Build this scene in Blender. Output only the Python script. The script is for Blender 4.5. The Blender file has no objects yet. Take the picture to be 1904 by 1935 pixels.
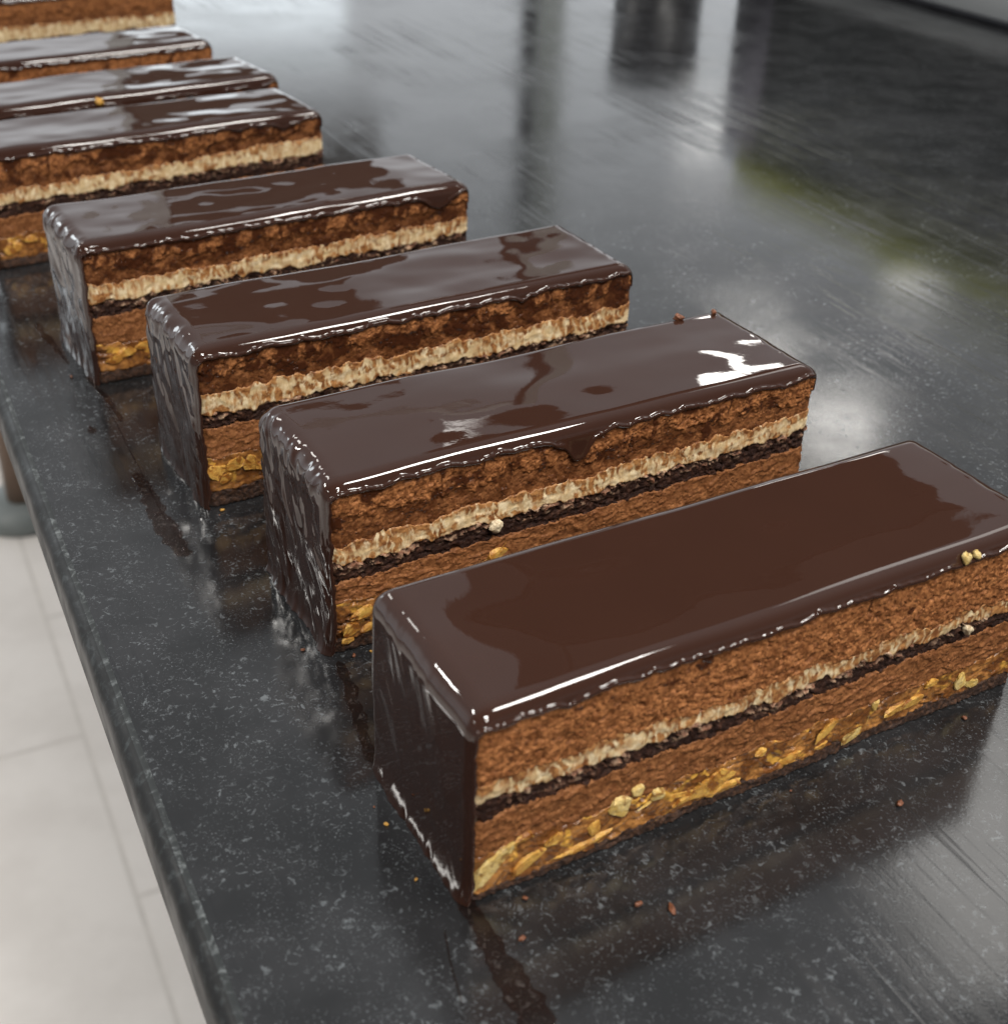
import bpy, bmesh, math, random
import numpy as np
from mathutils import Vector, Matrix

C = bpy.context.scene.collection
SC = bpy.context.scene
MM = 0.001

# ------------------------------------------------------------------ camera
PITCH, ROLL, CAM_H = math.radians(32.12), math.radians(2.017), 0.16208
cam_d = bpy.data.cameras.new('camera')
cam = bpy.data.objects.new('camera', cam_d)
C.objects.link(cam)
_f = Vector((0, math.cos(PITCH), -math.sin(PITCH)))
_r0 = Vector((1, 0, 0))
_u0 = Vector((0, math.sin(PITCH), math.cos(PITCH)))
_r = _r0 * math.cos(ROLL) + _u0 * math.sin(ROLL)
_u = _u0 * math.cos(ROLL) - _r0 * math.sin(ROLL)
m = Matrix.Identity(4)
for i in range(3):
    m[i][0], m[i][1], m[i][2] = _r[i], _u[i], -_f[i]
m[2][3] = CAM_H
cam.matrix_world = m
cam_d.sensor_fit = 'VERTICAL'
cam_d.sensor_height = 36.0
cam_d.lens = 2423.8 / 1935.0 * 36.0
cam_d.clip_start, cam_d.clip_end = 0.005, 60.0
cam_d.dof.use_dof = True
cam_d.dof.focus_distance = 0.262
cam_d.dof.aperture_fstop = 26.0
SC.camera = cam

# ------------------------------------------------------------------ world, lamps, exposure
SC.view_settings.view_transform = 'Standard'
SC.view_settings.look = 'None'
SC.view_settings.exposure = 0.0
SC.view_settings.gamma = 1.0
SC.cycles.use_denoising = True
SC.cycles.max_bounces = 8
SC.cycles.caustics_reflective = False
SC.cycles.caustics_refractive = False
w = bpy.data.worlds.new('World')
SC.world = w
w.use_nodes = True
bg = w.node_tree.nodes['Background']
_nt = w.node_tree
_tc = _nt.nodes.new('ShaderNodeTexCoord')
_sp = _nt.nodes.new('ShaderNodeSeparateXYZ')
_mr = _nt.nodes.new('ShaderNodeMapRange')          # pale walls low down, a dimmer ceiling above
_mr.interpolation_type = 'SMOOTHSTEP'
for _i, _v in enumerate((0.20, 0.46, 1.05, 0.48)):
    _mr.inputs[1 + _i].default_value = _v
_nt.links.new(_tc.outputs['Generated'], _sp.inputs[0])
_nt.links.new(_sp.outputs[2], _mr.inputs[0])
_my = _nt.nodes.new('ShaderNodeMapRange')          # the room is bright ahead and dark behind the camera
_my.interpolation_type = 'SMOOTHSTEP'
for _i, _v in enumerate((-0.35, 0.45, 0.22, 1.0)):
    _my.inputs[1 + _i].default_value = _v
_nt.links.new(_sp.outputs[1], _my.inputs[0])
_mm = _nt.nodes.new('ShaderNodeMath')
_mm.operation = 'MULTIPLY'
_nt.links.new(_mr.outputs[0], _mm.inputs[0])
_nt.links.new(_my.outputs[0], _mm.inputs[1])
_nt.links.new(_mm.outputs[0], bg.inputs[1])
bg.inputs[0].default_value = (0.95, 0.99, 1.03, 1)


def lamp(name, loc, size, power, rot=(0, 0, 0), col=(1.0, 0.965, 0.91)):
    d = bpy.data.lights.new(name, 'AREA')
    d.shape = 'RECTANGLE'
    d.size, d.size_y = size
    d.energy = power
    d.color = col
    o = bpy.data.objects.new(name, d)
    o.location = loc
    o.rotation_euler = rot
    C.objects.link(o)
    return o


# ceiling light panels: the row on the right is the one mirrored in the glaze and the stone
for x, y, sx, sy, p in ((0.80, 3.90, 0.28, 0.25, 3.2), (1.04, 3.60, 0.26, 0.30, 2.2), (1.66, 4.98, 0.25, 0.25, 0.9), (1.17, 7.0, 0.6, 0.4, 3.0), (1.14, 1.90, 0.7, 0.8, 5), (0.98, 0.1, 0.26, 0.56, 24),
                        (0.95, -1.5, 0.26, 0.56, 32), (-2.3, 0.9, 0.3, 0.6, 34), (-2.3, -1.4, 0.26, 0.56, 12)):
    lamp('overhead_lamp', (x, y, 1.75), (sx, sy), p)
lamp('overhead_lamp', (-1.55, 1.9, 1.75), (0.26, 0.56), 5)  # unseen fill added to brighten the rack, not part of the row
lamp('overhead_lamp', (0.42, -0.75, 1.6), (0.5, 0.12), 26)
lamp('overhead_lamp', (-0.05, 2.4, 1.37), (0.16, 0.22), 0.5)
# daylight from two windows on the left
lamp('window_light', (-2.7, 2.5, 1.05), (0.55, 0.6), 6, (math.radians(90), 0, math.radians(-133)), (0.88, 0.96, 1.0))
lamp('window_light', (-0.72, 3.4, 0.36), (0.55, 0.42), 0.9, (math.radians(90), 0, math.radians(-168)), (0.85, 0.95, 1.0))

# ------------------------------------------------------------------ helpers
rng = np.random.RandomState(7)
_perm = rng.permutation(256)
_perm = np.concatenate([_perm, _perm, _perm])
_grad = rng.normal(size=(256, 3))
_grad /= np.linalg.norm(_grad, axis=1)[:, None]


def pn(x, y, z):
    x, y, z = np.broadcast_arrays(np.asarray(x, float), np.asarray(y, float), np.asarray(z, float))
    xi, yi, zi = (np.floor(v).astype(int) for v in (x, y, z))
    xf, yf, zf = x - xi, y - yi, z - zi
    fade = lambda t: t * t * t * (t * (t * 6 - 15) + 10)
    u, v, t = fade(xf), fade(yf), fade(zf)
    r = np.zeros(x.shape)
    for dx in (0, 1):
        wx = u if dx else 1 - u
        for dy in (0, 1):
            wy = v if dy else 1 - v
            for dz in (0, 1):
                wz = t if dz else 1 - t
                g = _grad[_perm[_perm[_perm[(xi + dx) & 255] + ((yi + dy) & 255)] + ((zi + dz) & 255)]]
                r += wx * wy * wz * (g[..., 0] * (xf - dx) + g[..., 1] * (yf - dy) + g[..., 2] * (zf - dz))
    return r * 1.5


def fbm(x, y, z, o=3):
    r, a = 0, 1.0
    for i in range(o):
        r = r + a * pn(x * 2 ** i + 17 * i, y * 2 ** i + 5 * i, z * 2 ** i)
        a *= 0.5
    return r


def ss(a, b, v):
    t = np.clip((v - a) / (b - a), 0, 1)
    return t * t * (3 - 2 * t)


def ridge(v):
    return np.clip(1 - 3.2 * np.abs(v), 0, 1) ** 1.5


def link(name, me, mat, parent=None, smooth=True):
    if smooth:
        me.polygons.foreach_set('use_smooth', [True] * len(me.polygons))
    me.materials.append(mat)
    o = bpy.data.objects.new(name, me)
    C.objects.link(o)
    if parent:
        o.parent = parent
    return o


def tag(o, label=None, cat=None, group=None, kind=None):
    if label:
        o['label'] = label
    if cat:
        o['category'] = cat
    if group:
        o['group'] = group
    if kind:
        o['kind'] = kind
    return o


def grid_mesh(name, V, wrap_v=False, caps=False, attrs=None):
    """V: (nu, nv, 3) array of points -> mesh of quads"""
    nu, nv = V.shape[:2]
    idx = np.arange(nu * nv).reshape(nu, nv)
    if wrap_v:
        idx = np.concatenate([idx, idx[:, :1]], 1)
    q = np.stack([idx[:-1, :-1], idx[1:, :-1], idx[1:, 1:], idx[:-1, 1:]], -1).reshape(-1, 4)
    loops = q.ravel()
    starts = np.arange(len(q)) * 4
    tot = np.full(len(q), 4)
    if caps:
        a = np.arange(nv)
        b = (np.arange(nv) + (nu - 1) * nv)[::-1]
        loops = np.concatenate([loops, a, b])
        starts = np.concatenate([starts, [len(q) * 4, len(q) * 4 + nv]])
        tot = np.concatenate([tot, [nv, nv]])
    me = bpy.data.meshes.new(name)
    me.vertices.add(nu * nv)
    me.vertices.foreach_set('co', V.reshape(-1).astype(np.float32))
    me.loops.add(len(loops))
    me.loops.foreach_set('vertex_index', loops.astype(np.int32))
    me.polygons.add(len(starts))
    me.polygons.foreach_set('loop_start', starts.astype(np.int32))
    me.update(calc_edges=True)
    for k, v in (attrs or {}).items():
        at = me.attributes.new(k, 'FLOAT', 'POINT')
        at.data.foreach_set('value', v.reshape(-1).astype(np.float32))
    me.validate()
    return me


# ------------------------------------------------------------------ materials
class NT:
    def __init__(s, name):
        s.m = bpy.data.materials.new(name)
        s.m.use_nodes = True
        s.t = s.m.node_tree
        s.p = s.t.nodes['Principled BSDF']
        s.co = s.t.nodes.new('ShaderNodeTexCoord').outputs['Object']

    def put(s, sock, v):
        if isinstance(v, bpy.types.NodeSocket):
            s.t.links.new(v, sock)
        else:
            sock.default_value = v

    def noise(s, scale, detail=3, rough=0.55, vec=None, dist=0.0, stretch=None, out='Fac'):
        v = vec or s.co
        if stretch:
            v = s.mapp(v, stretch)
        n = s.t.nodes.new('ShaderNodeTexNoise')
        s.put(n.inputs['Vector'], v)
        n.inputs['Scale'].default_value = scale
        n.inputs['Detail'].default_value = detail
        n.inputs['Roughness'].default_value = rough
        n.inputs['Distortion'].default_value = dist
        return n.outputs[out]

    def voro(s, scale, feature='F1', vec=None, out='Distance'):
        n = s.t.nodes.new('ShaderNodeTexVoronoi')
        n.feature = feature
        s.put(n.inputs['Vector'], vec or s.co)
        n.inputs['Scale'].default_value = scale
        return n.outputs[out]

    def mapp(s, v, scale, rot=(0, 0, 0)):
        n = s.t.nodes.new('ShaderNodeMapping')
        s.put(n.inputs['Vector'], v)
        n.inputs['Scale'].default_value = scale
        n.inputs['Rotation'].default_value = rot
        return n.outputs[0]

    def ramp(s, v, a, b, lo=0.0, hi=1.0):
        n = s.t.nodes.new('ShaderNodeMapRange')
        n.interpolation_type = 'SMOOTHSTEP'
        s.put(n.inputs[0], v)
        for i, q in enumerate((a, b, lo, hi)):
            n.inputs[1 + i].default_value = q
        return n.outputs[0]

    def math(s, op, a, b=0.0):
        n = s.t.nodes.new('ShaderNodeMath')
        n.operation = op
        s.put(n.inputs[0], a)
        s.put(n.inputs[1], b)
        return n.outputs[0]

    def mix(s, f, a, b):
        n = s.t.nodes.new('ShaderNodeMix')
        n.data_type = 'RGBA'
        s.put(n.inputs[0], f)
        for i, q in ((6, a), (7, b)):
            s.put(n.inputs[i], (*q, 1) if isinstance(q, tuple) else q)
        return n.outputs[2]

    def attr(s, name):
        n = s.t.nodes.new('ShaderNodeAttribute')
        n.attribute_name = name
        return n.outputs['Fac']

    def bump(s, h, dist, strength=1.0, normal=None):
        n = s.t.nodes.new('ShaderNodeBump')
        n.inputs['Strength'].default_value = strength
        n.inputs['Distance'].default_value = dist
        s.put(n.inputs['Height'], h)
        if normal:
            s.put(n.inputs['Normal'], normal)
        s.t.links.new(n.outputs[0], s.p.inputs['Normal'])
        return n.outputs[0]

    def done(s, col, rough, **kw):
        s.put(s.p.inputs['Base Color'], (*col, 1) if isinstance(col, tuple) else col)
        s.put(s.p.inputs['Roughness'], rough)
        for k, v in kw.items():
            s.put(s.p.inputs[k.replace('_', ' ')], v)
        return s.m


def mat_glaze():
    n = NT('chocolate glaze')
    c = n.mix(n.noise(60, 2), (0.034, 0.0142, 0.0094), (0.040, 0.0170, 0.0112))
    n.bump(n.noise(420, 2), 0.00002, 0.25)
    return n.done(c, 0.022, IOR=1.52)


def mat_mousse(name, dry, dark, wetc):
    n = NT(name)
    c = n.mix(n.ramp(n.noise(850, 5, 0.72, dist=0.8), 0.40, 0.60), dark, dry)
    c = n.mix(n.ramp(n.noise(620, 3, 0.6, dist=0.4, stretch=(1, 1, 0.7)), 0.60, 0.70, 0.0, 0.8), c, tuple(q * 0.5 for q in dark))  # pits painted as dark spots in the colour
    c = n.mix(n.ramp(n.noise(210, 4, 0.65, dist=0.8), 0.42, 0.72, 0.0, 0.55), c, dark)
    c = n.mix(n.ramp(n.noise(330, 4, 0.6), 0.60, 0.74, 0.0, 0.6), c, tuple(q * 1.35 for q in dry))
    w_ = n.math('ADD', n.attr('wet'), n.math('MULTIPLY', n.math('SUBTRACT', n.noise(800, 4, 0.65), 0.5), 0.55))
    w_ = n.ramp(n.math('MULTIPLY', w_, n.ramp(n.attr('wet'), 0.0, 0.12)), 0.0, 1.0)
    c = n.mix(w_, c, wetc)
    r = n.ramp(w_, 0.35, 0.9, 0.62, 0.14)
    pore = n.ramp(n.voro(880), 0.14, 0.34)
    pm = n.ramp(n.noise(260, 3), 0.42, 0.6)
    n.bump(n.math('ADD', n.math('MULTIPLY', n.noise(2200, 4, 0.65), n.ramp(w_, 0.5, 1.0, 0.5, 0.1)), n.math('MULTIPLY', pore, pm)), 0.0003, 0.7)
    return n.done(c, r, IOR=1.4, Specular_IOR_Level=0.3)


def mat_cream():
    n = NT('vanilla cream')
    v = n.mapp(n.co, (1.0, 1.0, 0.25), (0, math.radians(14), 0))
    st = n.ramp(n.noise(650, 5, 0.68, vec=v), 0.44, 0.68)
    c = n.mix(n.ramp(n.noise(500, 4, 0.6), 0.4, 0.7), (0.62, 0.46, 0.25), (0.86, 0.72, 0.48))
    c = n.mix(n.math('MULTIPLY', st, n.ramp(n.noise(95, 3), 0.30, 0.55)), c, (0.40, 0.19, 0.065))
    w_ = n.math('ADD', n.attr('wet'), n.math('MULTIPLY', n.math('SUBTRACT', n.noise(800, 6, 0.75, vec=v), 0.5), 1.9))
    w_ = n.ramp(n.math('MULTIPLY', w_, n.ramp(n.attr('wet'), 0.0, 0.15)), 0.02, 0.75)
    c = n.mix(w_, c, n.mix(n.ramp(n.noise(700, 4, 0.7), 0.4, 0.62), (0.42, 0.20, 0.07), (0.18, 0.065, 0.02)))
    n.bump(n.noise(1200, 4, 0.65, vec=v), 0.0004, 0.6)
    return n.done(c, 0.5, IOR=1.4)


def mat_sponge():
    n = NT('dark chocolate sponge')
    c = n.mix(n.ramp(n.noise(700, 4, 0.7), 0.45, 0.75), (0.022, 0.0085, 0.0055), (0.085, 0.036, 0.021))
    c = n.mix(n.attr('wet'), c, n.mix(n.ramp(n.noise(600, 3), 0.4, 0.65), (0.27, 0.125, 0.075), (0.56, 0.38, 0.25)))
    n.bump(n.noise(1200, 4, 0.7), 0.0006, 0.9)
    return n.done(c, 0.6, IOR=1.3)


def mat_praline():
    n = NT('caramel praline')
    d = n.voro(330)
    c = n.mix(n.ramp(n.noise(300, 3, 0.6), 0.38, 0.66), (0.16, 0.058, 0.015), (0.40, 0.18, 0.050))
    c = n.mix(n.ramp(n.noise(170, 2, 0.5, dist=1.0), 0.58, 0.66), c, (0.62, 0.33, 0.06))
    c = n.mix(n.attr('wet'), c, (0.09, 0.032, 0.012))
    n.bump(n.math('ADD', d, n.noise(1000, 3)), 0.0005, 0.6)
    return n.done(c, 0.3, IOR=1.45)


def mat_nut(name, a, b):
    n = NT(name)
    c = n.mix(n.ramp(n.noise(420, 4, 0.65, dist=1.0), 0.38, 0.62), a, b)
    c = n.mix(n.ramp(n.noise(260, 4, 0.65, dist=1.5), 0.52, 0.62), c, tuple(q * k for q, k in zip(b, (0.55, 0.42, 0.35))))
    n.bump(n.noise(1100, 4, 0.65, dist=0.5), 0.0005, 0.7)
    return n.done(c, 0.36, IOR=1.45)


def mat_base():
    n = NT('dark biscuit base')
    c = n.mix(n.ramp(n.noise(900, 4, 0.7), 0.4, 0.72), (0.028, 0.012, 0.007), (0.11, 0.048, 0.022))
    n.bump(n.noise(1300, 4, 0.7), 0.0006, 0.9)
    return n.done(c, 0.65)


def mat_stone(name='honed black granite', worn=False):
    n = NT(name)
    along = n.mapp(n.co, (1, 1, 1), (0, 0, math.radians(-27.65)))     # x across the counter, y along it
    fl = n.noise(640, 5, 0.72, dist=0.7)
    fl2 = n.noise(1700, 3, 0.65, dist=0.5)
    cl = n.ramp(n.noise(60, 4, 0.65), 0.36, 0.60)
    a = n.math('MULTIPLY', n.ramp(fl, 0.56, 0.66), cl)
    b = n.math('MULTIPLY', n.ramp(fl2, 0.58, 0.68), n.ramp(n.noise(130, 3), 0.40, 0.60))
    sp = n.math('MAXIMUM', a, n.math('MULTIPLY', b, 0.75))
    dark = n.mix(n.ramp(n.noise(30, 4, 0.6), 0.35, 0.65), (0.0105, 0.0105, 0.011), (0.023, 0.023, 0.0245))
    c = n.mix(sp, dark, (0.120, 0.131, 0.139))
    sv = n.mapp(along, (1.0, 0.03, 1.0))
    scr = n.math('MULTIPLY', n.ramp(n.noise(700, 4, 0.65, vec=sv), 0.52, 0.70), n.ramp(n.noise(20, 3), 0.46, 0.62))
    c = n.mix(n.math('MULTIPLY', scr, 0.7), c, (0.005, 0.005, 0.006))
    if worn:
        c = n.mix(n.ramp(n.noise(380, 5, 0.7, dist=1.0), 0.48, 0.72), (0.013, 0.0135, 0.014) if worn < 2 else (0.03, 0.033, 0.034), (0.045, 0.051, 0.053) if worn < 2 else (0.17, 0.185, 0.19))  # second level is the lighter painted seam highlight
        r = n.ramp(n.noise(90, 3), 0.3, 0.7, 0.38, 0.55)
    else:
        r = n.math('ADD', n.ramp(n.noise(14, 4, 0.6), 0.35, 0.7, 0.07, 0.17), n.math('MULTIPLY', scr, 0.15))
        r = n.math('ADD', r, n.math('MULTIPLY', sp, 0.08))
    dull = n.math('MULTIPLY', n.ramp(n.noise(260, 4, 0.6, vec=n.mapp(along, (1.0, 0.02, 1.0))), 0.45, 0.65), n.ramp(n.noise(9, 3), 0.42, 0.62))
    r = n.math('ADD', r, n.math('MULTIPLY', dull, 0.0 if worn else 0.15))
    h = n.math('ADD', n.math('MULTIPLY', n.noise(1800, 3), 0.5), n.math('MULTIPLY', scr, -0.6))
    n.bump(h, 0.00005, 0.4)
    return n.done(c, r, IOR=1.27 if worn else 1.62)


def mat_film():
    """a thin see-through film of half-dried glaze"""
    n = NT('thin glaze film')
    n.done((0.022, 0.010, 0.008), 0.10, IOR=1.5)
    n.bump(n.noise(900, 4, 0.6), 0.00015, 0.5)
    tr = n.t.nodes.new('ShaderNodeBsdfTransparent')
    tr.inputs[0].default_value = (0.78, 0.70, 0.66, 1)
    mx = n.t.nodes.new('ShaderNodeMixShader')
    n.put(mx.inputs[0], n.math('ADD', n.ramp(n.noise(300, 4, 0.65), 0.45, 0.70, 0.03, 0.22), n.math('MULTIPLY', n.attr('rim'), 0.38)))
    n.t.links.new(tr.outputs[0], mx.inputs[1])
    n.t.links.new(n.p.outputs[0], mx.inputs[2])
    n.t.links.new(mx.outputs[0], n.t.nodes['Material Output'].inputs['Surface'])
    return n.m


def mat_tile():
    n = NT('pale floor tile')
    c = n.mix(n.ramp(n.noise(9, 4, 0.6), 0.35, 0.7), (0.86, 0.81, 0.765), (0.78, 0.73, 0.685))
    return n.done(c, 0.35)


def mat_plain(name, col, rough, metal=0.0, var=0.15, scale=40):
    n = NT(name)
    c = n.mix(n.noise(scale, 3), tuple(q * (1 - var) for q in col), tuple(q * (1 + var) for q in col))
    return n.done(c, rough, Metallic=metal)


M = dict(
    glaze=mat_glaze(),
    mousse=mat_mousse('aerated chocolate mousse', (0.41, 0.168, 0.060), (0.16, 0.055, 0.017), (0.055, 0.018, 0.008)),
    lower=mat_mousse('dense chocolate mousse', (0.29, 0.120, 0.044), (0.15, 0.054, 0.018), (0.060, 0.020, 0.009)),
    cream=mat_cream(), sponge=mat_sponge(), praline=mat_praline(), base=mat_base(),
    nut=mat_nut('caramelised nut', (0.68, 0.40, 0.09), (0.48, 0.22, 0.04)),
    palenut=mat_nut('pale nut', (0.72, 0.55, 0.24), (0.56, 0.37, 0.10)),
    whitecrumb=mat_nut('cream flake', (0.78, 0.66, 0.46), (0.55, 0.42, 0.26)),
    browncrumb=mat_nut('mousse crumb', (0.22, 0.085, 0.042), (0.13, 0.048, 0.024)),
    stone=mat_stone(), worn=mat_stone('worn granite edge', True), painted_highlight=mat_stone('rubbed granite edge', 2), film=mat_film(), tile=mat_tile(),
    grout=mat_plain('grout', (0.72, 0.675, 0.63), 0.8),
    steel=mat_plain('brushed steel', (0.23, 0.235, 0.235), 0.45, 0.2, 0.06, 8),
    wallpaint=mat_plain('pale cabinet paint', (0.70, 0.74, 0.74), 0.6, 0.0, 0.05, 3),
    black=mat_plain('black plastic', (0.02, 0.02, 0.024), 0.35),
    soffit=mat_plain('dark soffit', (0.05, 0.035, 0.03), 0.7),
    glass=mat_plain('smoky glass', (0.12, 0.10, 0.085), 0.3),
    darkpanel=mat_plain('dark panel', (0.06, 0.066, 0.066), 0.5),
    trim=mat_plain('pale trim', (0.62, 0.68, 0.66), 0.4),
    lilac=mat_plain('lilac grey edge', (0.23, 0.22, 0.27), 0.5),
    green=mat_plain('green cloth', (0.62, 0.66, 0.07), 0.8),
    teal=mat_plain('teal cloth', (0.12, 0.42, 0.48), 0.8),
    brown=mat_plain('brown painted leg', (0.22, 0.15, 0.11), 0.5),
    greyfoot=mat_plain('grey rubber foot', (0.20, 0.22, 0.215), 0.5),
)

# ------------------------------------------------------------------ setting: counter, floor, wall
T = Vector((-0.464, 0.886, 0)).normalized()      # along the counter edge, away from the camera
N = Vector((0.886, 0.464, 0)).normalized()       # across the counter, from the near edge to the wall
EDGE, FAR = 0.0200, 0.662


def tn(t, n, z=0.0):
    return T * t + N * n + Vector((0, 0, z))


def ribbon(name, prof, ts, mat, parent=None, smooth=True):
    """extrude a profile of (n, z) along the counter direction"""
    V = np.zeros((len(ts), len(prof), 3))
    for i, t in enumerate(ts):
        for j, (n_, z_) in enumerate(prof):
            V[i, j] = tn(t, n_, z_)
    return link(name, grid_mesh(name, V, wrap_v=True, caps=True), mat, parent, smooth)


R = 0.0036
prof = [(FAR, 0.0), (FAR - 0.002, 0.0), (0.3, 0.0), (EDGE + R + 0.0006, 0.0)]
for k in range(0, 11):
    a = math.radians(90 + 9 * k)
    prof.append((EDGE + R + R * math.cos(a), -R + R * math.sin(a)))
prof += [(EDGE, -R - 0.001), (EDGE, -0.0135), (EDGE + 0.0015, -0.015), (FAR, -0.015)]
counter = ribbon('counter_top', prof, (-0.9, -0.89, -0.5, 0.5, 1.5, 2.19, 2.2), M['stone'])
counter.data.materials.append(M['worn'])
counter.data.materials.append(M['painted_highlight'])  # lighter tone painted on the first curved faces as the seam's highlight
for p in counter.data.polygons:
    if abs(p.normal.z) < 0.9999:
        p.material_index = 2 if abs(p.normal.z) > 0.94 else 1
tag(counter, 'black speckled stone counter top with a rounded edge under the cakes', 'counter', kind='structure')

# tiled floor, 0.9 m below the counter
FZ = -0.9
me = bpy.data.meshes.new('floor')
bm = bmesh.new()
bmesh.ops.create_grid(bm, x_segments=1, y_segments=1, size=7)
bm.to_mesh(me)
bm.free()
floor = link('floor', me, M['grout'])
floor.location = (-3, 2, FZ - 0.0005)
tag(floor, kind='structure')
bm = bmesh.new()
TW, TL = 0.53, 0.53
for ci in range(-9, 4):
    n0 = 0.097 + ci * TW
    off = 0.978 if ci % 2 == 0 else 1.251
    for ri in range(-5, 9):
        t0 = off + ri * TL
        g = 0.0026
        vs = []
        for (nn, tt) in ((n0 + g, t0 + g), (n0 + TW - g, t0 + g), (n0 + TW - g, t0 + TL - g), (n0 + g, t0 + TL - g)):
            vs.append(bm.verts.new(tn(tt, nn, FZ)))
        bm.faces.new(vs)
me = bpy.data.meshes.new('floor_tiles')
bm.to_mesh(me)
bm.free()
ft = link('floor', me, M['tile'], smooth=False)
tag(ft, kind='structure')

# dark panel on a pale strip along the far edge of the counter
ups = bpy.data.objects.new('backsplash', None)
C.objects.link(ups)
tag(ups, 'dark panel on a pale grey strip along the far edge of the counter', 'backsplash')
ribbon('base_strip', [(FAR + 0.003, -0.03), (FAR + 0.003, 0.018), (FAR + 0.02, 0.018), (FAR + 0.02, -0.03)], (-1.0, 0.872), M['steel'], ups, smooth=False)
ribbon('seal', [(FAR + 0.0002, 0.0003), (FAR + 0.0002, 0.004), (FAR + 0.0028, 0.004), (FAR + 0.0028, 0.0003)], (-1.0, 0.872), M['black'], ups, smooth=False)
ribbon('panel', [(FAR + 0.005, 0.0185), (FAR + 0.005, 0.145), (FAR + 0.012, 0.148), (FAR + 0.02, 0.145), (FAR + 0.02, 0.0185)], (-1.0, 0.85), M['darkpanel'], ups, smooth=False)
ribbon('end_strip', [(FAR + 0.003, 0.0185), (FAR + 0.003, 0.150), (FAR + 0.022, 0.150), (FAR + 0.022, 0.0185)], (0.851, 0.895), M['lilac'], ups, smooth=False)


# ------------------------------------------------------------------ the cakes
def make_cake(spec):
    x0, y0, th, L, W, H = spec['box']
    sd = spec['seed']
    res = spec['res'] * MM
    root = bpy.data.objects.new('layered_cake', None)
    C.objects.link(root)
    root.empty_display_size = 0.02
    cx, cy = L / 2, W / 2
    root.location = (x0 + cx * math.cos(th) - cy * math.sin(th), y0 + cx * math.sin(th) + cy * math.cos(th), 0)
    root.rotation_euler = (0, 0, th)
    tag(root, spec['label'], 'cake', 'glazed layered cakes standing in a row on the counter')
    sh = np.array([cx, cy, 0.0])
    ri = random.Random(sd)

    # ---------- layers seen on the cut long side
    zl = [np.array(q) * MM for q in spec['layers']]        # boundaries left -> right: base, praline, lower, sponge, cream
    XA, XB, Y0 = 0.9 * MM, L + 0.10 * MM, 0.55 * MM
    nx = int((XB - XA) / res)
    xs = np.linspace(XA, XB, nx)
    fr = (xs - XA) / (XB - XA)
    xm = xs / MM

    def bound(k, amp, fine):
        b = zl[k][0] + (zl[k][1] - zl[k][0]) * fr
        b = b + amp * MM * fbm(xm / 9.0 + 31 * k, sd * 3.7, k, 2) + fine * MM * fbm(xm / 2.6 + 11 * k, sd * 1.3, k + 5, 4)
        return b

    rc = 4.5 * MM
    rin = rc - 0.9 * MM
    e = np.minimum(xs - XA, XB - xs)
    ztop = H - 1.1 * MM - np.where(e < rin, rin - np.sqrt(np.clip(rin ** 2 - (rin - e) ** 2, 0, None)), 0)
    B = [np.zeros(nx) + 0.15 * MM, bound(0, 0.7, 0.5), bound(1, 1.1, 0.6), bound(2, 0.6, 0.5), bound(3, 1.0, 1.0), bound(4, 1.2, 0.9), ztop]
    for k in range(1, 6):
        B[k] = np.maximum(B[k], B[k - 1] + 0.4 * MM)

    drips = spec.get('drips', [])
    smear = spec.get('smear', 0.5)
    lipd = spec.get('lip', 3.6)

    def deform(V):
        """soft plan corners and the slight unevenness of a hand-cut slice; V in metres from the near left bottom corner"""
        x, y, z = V[..., 0] / MM, V[..., 1] / MM, V[..., 2] / MM
        Lm, Wm_, Hm = L / MM, W / MM, H / MM
        yc = (y - Wm_ / 2) / (Wm_ / 2)
        e0 = np.clip(np.minimum(x, Lm - x), 0, None)
        rp = 3.4
        inset = np.where(e0 < rp, rp - np.sqrt(np.clip(rp ** 2 - (rp - e0) ** 2, 0, None)), 0) * 0.55
        up = np.clip(z / Hm, 0, 1)
        y2 = y - yc * inset * (0.35 + 0.65 * up)
        y2 = y2 + 0.55 * fbm(x / 38 + sd, z / 30, 3.0, 2) + 0.35 * up * pn(x / 60, sd, 4.0)
        x2 = x + 0.5 * up * pn(y / 25, sd, 8.0) + 0.4 * fbm(y / 20 + sd, z / 16, 5.0, 2) * (1 - up * 0.4)
        z2 = z + up * (0.45 * fbm(x / 45, y / 30 + sd, 6.0, 2))
        return np.stack([x2, y2, z2], -1) * MM

    def layer(name, mat, k, fn, over=0.12):
        zb, zt = B[k], B[k + 1] + (over * MM if k < 5 else 0)
        nz = max(4, int(np.median(zt - zb) / res))
        f = np.linspace(0, 1, nz)[None, :]
        Z = zb[:, None] + f * (zt - zb)[:, None]
        X = np.repeat(xs[:, None], nz, 1)
        d, wet = fn(X / MM, Z / MM, f + 0 * X, (Z - zb[:, None]) / MM, (zt[:, None] - Z) / MM)
        # rounded vertical corners, and tucked in under the glaze at the top
        ee = np.minimum(X - XA, XB - X) / MM
        d = d - 0.45 * np.clip(np.where(X > L / 2, 1.1, 1.6) - ee, 0, None) ** 1.5 - 0.55 * np.clip(Z / MM - (H / MM - 3.0), 0, None)
        Yn = Y0 - d * MM
        nb = 5
        Zb = zt[:, None] + np.linspace(0, 1, nb)[None, :] * (zb - zt)[:, None]
        Xb = np.repeat(xs[:, None], nb, 1)
        Yb = (W - Y0) + 0.3 * MM * fbm(Xb / MM / 1.5, sd + 50.0, Zb / MM / 1.5, 2) - 0.55 * np.clip(Zb - (H - 3.0 * MM), 0, None)
        V = deform(np.concatenate([np.stack([X, Yn, Z], -1), np.stack([Xb, Yb, Zb], -1)], 1)) - sh
        wa = np.concatenate([wet, np.zeros((nx, nb))], 1)
        return link(name, grid_mesh(name, V, True, True, dict(wet=wa)), mat, root)

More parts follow.
